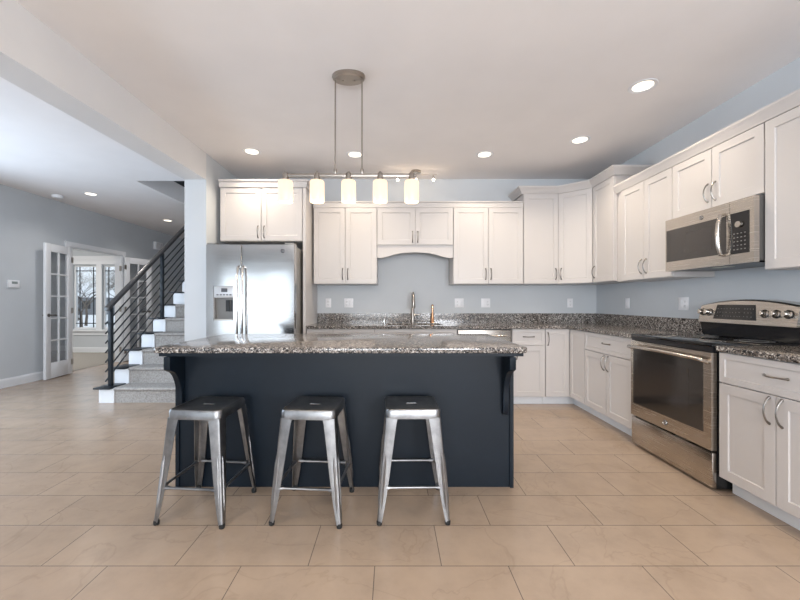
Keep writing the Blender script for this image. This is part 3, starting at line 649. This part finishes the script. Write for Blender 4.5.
# ------------------------------------------------------------------ wall plates
def plate(label, n, x, z, wall='y', kinds=('outlet',), cat='outlet'):
    loc = (x, YB-.0005, z) if wall == 'y' else (XR-.0005, x, z)
    p = thing('wall_plate', label, cat, loc, 0 if wall == 'y' else R(-90), 'kitchen wall plates'); W = .072*n if n == 1 else .118; H = .118
    B(-W/2, W/2, -.006, 0, -H/2, H/2).build('plate', PLATE, p, bev=.002)
    for i, k in enumerate(kinds):
        cx = 0 if n == 1 else (-.024+.048*i)
        if k == 'outlet':
            for sz in (-.021, .021):
                s_ = B(cx-.015, cx+.015, -.0085, -.0062, sz-.0145, sz+.0145).build('socket', PLATE, p, bev=.001)
                q = MB(); q.box(cx-.008, cx-.006, -.0089, -.0086, sz-.004, sz+.007); q.box(cx+.006, cx+.008, -.0089, -.0086, sz-.004, sz+.007); q.box(cx-.002, cx+.002, -.0089, -.0086, sz-.011, sz-.007); q.build('slot', DARKP, s_)
        else: B(cx-.0165, cx+.0165, -.0095, -.0062, -.033, .033).build('switch', PLATE, p, bev=.001)
def PX(u): return (u-392)*YB/366
plate('single white outlet nearest the refrigerator panel on back wall', 1, PX(328.4), 1.167, kinds=('outlet',))
plate('double white plate with switch left of the faucet', 2, PX(348.7), 1.167, kinds=('outlet', 'switch'))
plate('double white plate on back wall, first right of the faucet', 2, PX(459.2), 1.167, kinds=('outlet', 'switch'))
plate('double white plate on back wall, second right of the faucet', 2, PX(485.6), 1.167, kinds=('switch', 'outlet'))
plate('single white outlet on back wall near the corner', 1, PX(570), 1.167, kinds=('outlet',))
plate('white plate on the right wall close to the corner', 1, 2.68*366/(627.7-392), 1.165, 'x', kinds=('switch',))
plate('double white plate on the right wall beside the range controls', 2, 2.68*366/(684-392), 1.165, 'x', kinds=('switch', 'outlet'))
ol = thing('office_fill_disc', 'unseen white disc added under the office ceiling for its fill light', 'fill light', (-7.4, 6.7, ZC))  # disc invented to carry the added office fill light
MB().lathe([(.19, -.001), (.20, -.02), (.19, -.035), (.18, -.035), (.17, -.02), (0, -.02)], (0, 0, 0), 28).build('fixture', PLATE, ol)
th = thing('thermostat', 'white thermostat on the grey great room wall', 'thermostat', (XL, 5.148, 1.435))
B(0, .024, -.075, .075, -.052, .052).build('case', PLATE, th, bev=.004); B(.0242, .0255, -.035, .045, .0, .034).build('screen', mat('lcd_screen', (.25, .29, .28), .3), th)
ch = thing('door_chime', 'white door chime box high on the wall behind the stairs', 'door chime', (XL, 8.31, 2.45))
B(0, .055, -.13, .13, -.085, .085).build('case', PLATE, ch, bev=.006); gm = MB()
for k in range(5): gm.box(.0552, .0565, -.1, .1, -.05+k*.024, -.046+k*.024)
gm.build('grille', PRINT, ch)
sd = thing('smoke_detector', 'round white smoke detector on the great room ceiling', 'smoke detector', (-5.05, 5.53, ZC))
MB().lathe([(0, -.042), (.045, -.042), (.062, -.036), (.072, -.014), (.072, -.001)], (0, 0, 0), 28).build('case', PLATE, sd)

# ------------------------------------------------------------------ staircase
st = thing('staircase', 'grey carpeted staircase with white side blocks and dark caps', 'staircase', (-2.85, 4.28, 0))
SY, RUN, RISE, Z1 = 4.28, .243, .193, .180; NS = 14; o_ = Matrix.Translation((2.85, -SY, 0)); XS0, XS1 = -3.44, -3.252
sb = MB(); cb = MB()
for k in range(NS):
    y0 = SY+k*RUN; z = Z1+k*RISE; zl = 0 if k < 3 else z-.5
    y1 = SY+(k+1)*RUN
    sb.box(XS0+.012, XS1, y0, y1, max(0, z-.62), z-.02)
    z_lo = max(0, z-.62)
    # carpeted step with rounded nose
    pr = [(y1-.001 if k < NS-1 else y1, z_lo), (y0+.012, z_lo), (y0+.012, z-.045), (y0-.006, z-.034), (y0-.012, z-.022), (y0-.006, z-.008), (y0+.006, z-.002), (y1+.012, z-.002), (y1+.012, z-.03), (y1-.001, z-.03)]
    cb.prism([(y0+.012, z_lo), (y0+.012, z-.045), (y0-.006, z-.034), (y0-.012, z-.022), (y0-.006, z-.008), (y0+.006, z-.002), (y1+.0115, z-.002), (y1+.0115, z_lo)], XS1+.001, XC0-.001, 'x')
sb.build('side_block', WHITE, st, M=o_); cb.build('carpet', CARPET, st, M=o_)
for k in range(NS):
    y0 = SY+k*RUN; z = Z1+k*RISE; B(XS0-.035, XS1-.03, y0-.03, y0+RUN-.003, z-.0195, z).build('step_cap', RAILM, st, M=o_, bev=.004)
# railing
rl = thing('stair_railing', 'charcoal metal stair railing with sloping horizontal bars', 'railing', (-3.32, 4.33, 0)); XP = -3.335
o_ = Matrix.Translation((3.32, -4.33, 0)); sl = RISE/RUN
def newel(y, zb, zt):
    n_ = B(XP-.02, XP+.02, y-.02, y+.02, zb+.008, zt).build('newel_post', RAILM, rl, M=o_, bev=.002)
    B(XP-.045, XP+.045, y-.045, y+.045, zb+.0005, zb+.008).build('base_plate', RAILM, n_, M=o_)
PY0 = 4.34; zh0 = 1.12
for j in (0, 4, 8, 12):
    y = PY0+j*RUN; newel(y, Z1+j*RISE, zh0+j*RISE+(0 if j == 0 else .0)-.005)
ye = SY+NS*RUN-.1
hm = MB(); a, b = PY0-.06, ye; za, zb = zh0+(a-PY0)*sl, zh0+(b-PY0)*sl
hm.add([(XP-.03, a, za), (XP+.03, a, za), (XP+.03, a, za+.045), (XP-.03, a, za+.045), (XP-.03, b, zb), (XP+.03, b, zb), (XP+.03, b, zb+.045), (XP-.03, b, zb+.045)], [(0, 1, 2, 3), (7, 6, 5, 4), (0, 4, 5, 1), (1, 5, 6, 2), (2, 6, 7, 3), (3, 7, 4, 0)])
hm.build('handrail', mat('dark_handrail', (.035, .032, .032), .28), rl, M=o_, bev=.004)
for k in range(7):
    z = .955-k*.112
    MB().tube([(XP-.027, PY0-.045, z-.045*sl), (XP-.027, ye, z+(ye-PY0)*sl)], .0085, 6).build('rail_bar', RAILM, rl, M=o_)

# ------------------------------------------------------------------ stools
def make_stool(label):
    r = thing('bar_stool', label, 'stool', (0, 0, 0), 0, 'metal stools at the island')
    H = .60; a = .150
    # seat: pressed pan with rim, slot in the centre
    def ring(h, rad, z): return [(x, y, z) for x, y in rrect(-h, h, -h, h, rad, 5)]
    rings = [ring(a-.006, .03, H-.052), ring(a, .033, H-.051), ring(a+.001, .034, H-.012), ring(a-.004, .03, H-.002), ring(a-.011, .026, H), ring(a-.018, .022, H-.004), ring(a-.04, .02, H-.006)]
    m = MB(); n = len(rings[0]); vs = sum(rings, []); fs = []
    for i in range(len(rings)-1):
        for k in range(n): fs.append((i*n+k, i*n+(k+1) % n, (i+1)*n+(k+1) % n, (i+1)*n+k))
    # centre plate down to a slot
    slot = [(x*1.0, y, H-.007) for x, y in rrect(-.034, .034, -.011, .011, .010, 5)]
    slot2 = [(x, y, H-.02) for x, y in rrect(-.032, .032, -.009, .009, .009, 5)]
    b0 = len(vs); vs += slot; b1 = len(vs); vs += slot2; li = (len(rings)-1)*n
    for k in range(n): fs.append((li+k, li+(k+1) % n, b0+(k+1) % n, b0+k)); fs.append((b0+k, b0+(k+1) % n, b1+(k+1) % n, b1+k))
    m.add(vs, fs, True); seat = m.build('seat', GALV, r)
    sd_ = seat.modifiers.new('sol', 'SOLIDIFY'); sd_.thickness = .002; sd_.offset = -1
    br_ = MB(); br_.box(-.005, .005, 0, 0, 0, 0) if False else None
    for s1 in (1, -1): br_.tube([(-.135, -.135*s1, H-.06), (0, 0, H-.075-.003*s1), (.135, .135*s1, H-.06)], .006, 6, flat=.5)
    br_.build('cross_brace', GALV, r)
    lv = [(H-.044, .066), (H-.07, .062), (.46, .057), (.38, .053), (.25, .046), (.13, .038), (.05, .029), (.018, .025)]
    def outer(z): t = (H-.045-z)/(H-.045); return a-.001+t*.046
    for sx in (-1, 1):
        for sy in (-1, 1):
            m = MB(); vs = []
            for z, wd_ in lv:
                o = outer(z); cr = .012; P = []
                P.append((o-wd_, o)); P.append((o-cr, o)); P.append((o-cr*.3, o-cr*.3)); P.append((o, o-cr)); P.append((o, o-wd_))
                t = .004; P += [(o-t, o-wd_), (o-t, o-cr), (o-cr*.3-t, o-cr*.3-t), (o-cr, o-t), (o-wd_, o-t)]
                vs += [(sx*x, sy*y, z) for x, y in P]
            q = 10; fs = []
            for i in range(len(lv)-1):
                for k in range(q): fs.append((i*q+k, i*q+(k+1) % q, (i+1)*q+(k+1) % q, (i+1)*q+k))
            fs += [tuple(range(q)), tuple((len(lv)-1)*q+k for k in range(q))]
            m.add(vs, fs, True)
            # pressed rib on each face of the leg
            for fx in (0, 1):
                pts = []
                for k in range(7):
                    z = .09+k*.045; o = outer(z)+.0005; off_ = .014 if True else 0; pts.append((sx*(o if fx else o-off_-.004), sy*(o-off_-.004 if fx else o), z))
                m.tube(pts, [.002]+[.006]*5+[.002], 6)
            lg = m.build('leg', GALV, r)
            o = outer(.02)-.012
            MB().lathe([(.011, .0), (.014, .002), (.0155, .018), (.013, .024)], (sx*o, sy*o, 0), 14).build('rubber_foot', RUBBER, lg)
    zr = .19; o = outer(zr)
    for sx, sy in ((0, -1), (0, 1), (-1, 0), (1, 0)):
        p = .012; e = o-.034; y = o-p
        A = lambda t_: (t_, sy*y, zr) if sx == 0 else (sx*y, t_, zr)
        m = MB(); m.tube([A(-e), A(-e+.012), A(-e+.03), A(e-.03), A(e-.012), A(e)], [.014, .014, .0085, .0085, .014, .014], 8, flat=.8)
        m.build('rung', GALV, r)
    return r
def dup(r, label):
    n = r.copy(); C.objects.link(n); n['label'] = label
    for ch_ in list(r.children):
        c1 = ch_.copy(); C.objects.link(c1); c1.parent = n
        for g_ in ch_.children: d1 = g_.copy(); C.objects.link(d1); d1.parent = c1
    return n
s1 = make_stool('leftmost of three raw steel bar stools in front of the island')
s2 = dup(s1, 'middle one of three raw steel bar stools in front of the island')
s3 = dup(s1, 'rightmost of three raw steel bar stools in front of the island')
for o, x, y, a in ((s1, -1.052, 2.105, -5), (s2, -.443, 2.105, -4), (s3, .112, 2.122, .8)): o.location = (x, y, 0); o.rotation_euler = (0, 0, R(a))

# ------------------------------------------------------------------ lamps
pl = thing('linear_pendant', 'five-light brushed nickel linear pendant over the island', 'pendant light', (-.308, 2.6, ZC))
MB().lathe([(.115, 0), (.118, -.006), (.118, -.016), (.112, -.02), (.112, -.03), (.104, -.036), (0, -.036)], (0, 0, 0), 36, sx=1, sy=.62).build('canopy', NICKEL, pl)
for x in (-.095, .095): MB().tube([(x, 0, -.036), (x, 0, -.70)], .0055, 10).build('rod', NICKEL, pl); 
fn = MB()
for x in (-.095, .095): fn.lathe([(.009, -.70), (.012, -.688), (.012, -.67), (.007, -.66)], (x, 0, 0), 12)
for x in (-.04, .04): fn.lathe([(0, -.043), (.005, -.042), (.005, -.036)], (x, .0, 0), 10)
fn.build('rod_collar', NICKEL, pl)
B(-.47, .47, -.011, .011, -.722, -.70).build('crossbar', NICKEL, pl, bev=.003)
for k in range(5):
    x = -.448+k*.224
    h_ = MB().lathe([(.008, -.70), (.008, -.692), (.006, -.69)], (x, 0, 0), 12); h_.lathe([(.008, -.684), (.010, -.690), (.018, -.695), (.022, -.706), (.022, -.745), (.030, -.748), (.030, -.752)], (x, 0, 0), 16); hld = h_.build('lamp_holder', NICKEL, pl)
    MB().lathe([(.020, -.748), (.046, -.750), (.051, -.758), (.052, -.892), (.049, -.90), (.0475, -.899), (.0485, -.89), (.0475, -.762), (.020, -.754)], (x, 0, 0), 30).build('lamp_shade', SHADE, pl)
    l = bpy.data.lights.new('pendant_bulb', 'POINT'); l.energy = 2.6; l.color = (1, .78, .52); l.shadow_soft_size = .03
    lo = bpy.data.objects.new('pendant_bulb', l); C.objects.link(lo); lo.location = (-.308+x, 2.6, ZC-.93)
tk = thing('track_light', 'small nickel track light on the ceiling above the sink', 'track light', (.295, 4.5, ZC))
MB().lathe([(.06, 0), (.06, -.018), (.052, -.026), (0, -.026)], (0, 0, 0), 24).build('canopy', NICKEL, tk)
MB().tube([(-.27, 0, -.042), (.26, 0, -.042)], .006, 8).build('track_bar', NICKEL, tk); B(-.012, .012, -.012, .012, -.036, -.026).build('stem', NICKEL, tk)
for x in (-.225, .0, .215):
    hd = MB().tube([(x, 0, -.048), (x, -.004, -.075)], .005, 8); hd.lathe([(.014, -.098), (.018, -.08), (.012, -.073)], (x, -.004, 0), 14); h1 = hd.build('lamp_head', NICKEL, tk)
    MB().lathe([(0, -.128), (.012, -.122), (.019, -.108), (.013, -.0985)], (x, -.004, 0), 14).build('bulb', BULB, h1)
    l = bpy.data.lights.new('track_bulb', 'POINT'); l.energy = .35; l.color = (1, .78, .55); l.shadow_soft_size = .02
    lo = bpy.data.objects.new('track_bulb', l); C.objects.link(lo); lo.location = (.295+x, 4.49, ZC-.15)
def can(label, x, y, power, col=(1, .86, .68), g='kitchen downlights'):
    r = thing('recessed_light', label, 'downlight', (x, y, ZC), 0, g)
    MB().lathe([(.068, -.001), (.072, -.004), (.094, -.005), (.097, -.001)], (0, 0, 0), 32).build('trim_ring', PLATE, r)
    MB().lathe([(0, -.002), (.068, -.002), (.068, -.0008), (0, -.0008)], (0, 0, 0), 28).build('lens', LENS, r)
    if power:
        l = bpy.data.lights.new('downlight', 'SPOT'); l.energy = power; l.color = col; l.spot_size = R(140); l.spot_blend = .8; l.shadow_soft_size = .06
        lo = bpy.data.objects.new('downlight', l); C.objects.link(lo); lo.location = (x, y, ZC-.02)
KP = 37
can('added fill downlight behind the viewpoint, right', 1.87, .9, KP)  # out-of-view kitchen cans added to raise the warm room light
can('added fill downlight behind the viewpoint, centre', .2, .2, KP)
can('added fill downlight behind the viewpoint, left', -1.5, .9, KP)
can('added fill downlight far behind the viewpoint, right', 1.87, -1.4, KP)
can('added fill downlight far behind the viewpoint, left', -1.5, -1.4, KP)
can('large nearest downlight above the microwave side of kitchen ceiling', 1.87, 2.728, KP)
can('downlight in front of the raised corner cabinets', 1.868, 3.637, KP)
can('downlight right of the pendant, near the back wall', 1.01, 3.995, KP)
can('downlight seen between the two pendant rods', -.404, 3.995, KP)
can('downlight nearest the refrigerator cabinet', -1.50, 3.915, KP)
can('great room downlight above the french doors', -4.49, 5.456, 26, (1, .93, .86), 'great room downlights')
can('added great room fill downlight left of the viewpoint', -4.45, 3.2, 36, (.9, .95, 1), 'great room downlights')  # out-of-view cans added to brighten the great room wall
can('added great room fill downlight left behind the viewpoint', -4.45, 1.0, 36, (.9, .95, 1), 'great room downlights')
can('far great room downlight seen beside the stair railing', -4.43, 7.23, 26, (1, .93, .86), 'great room downlights')
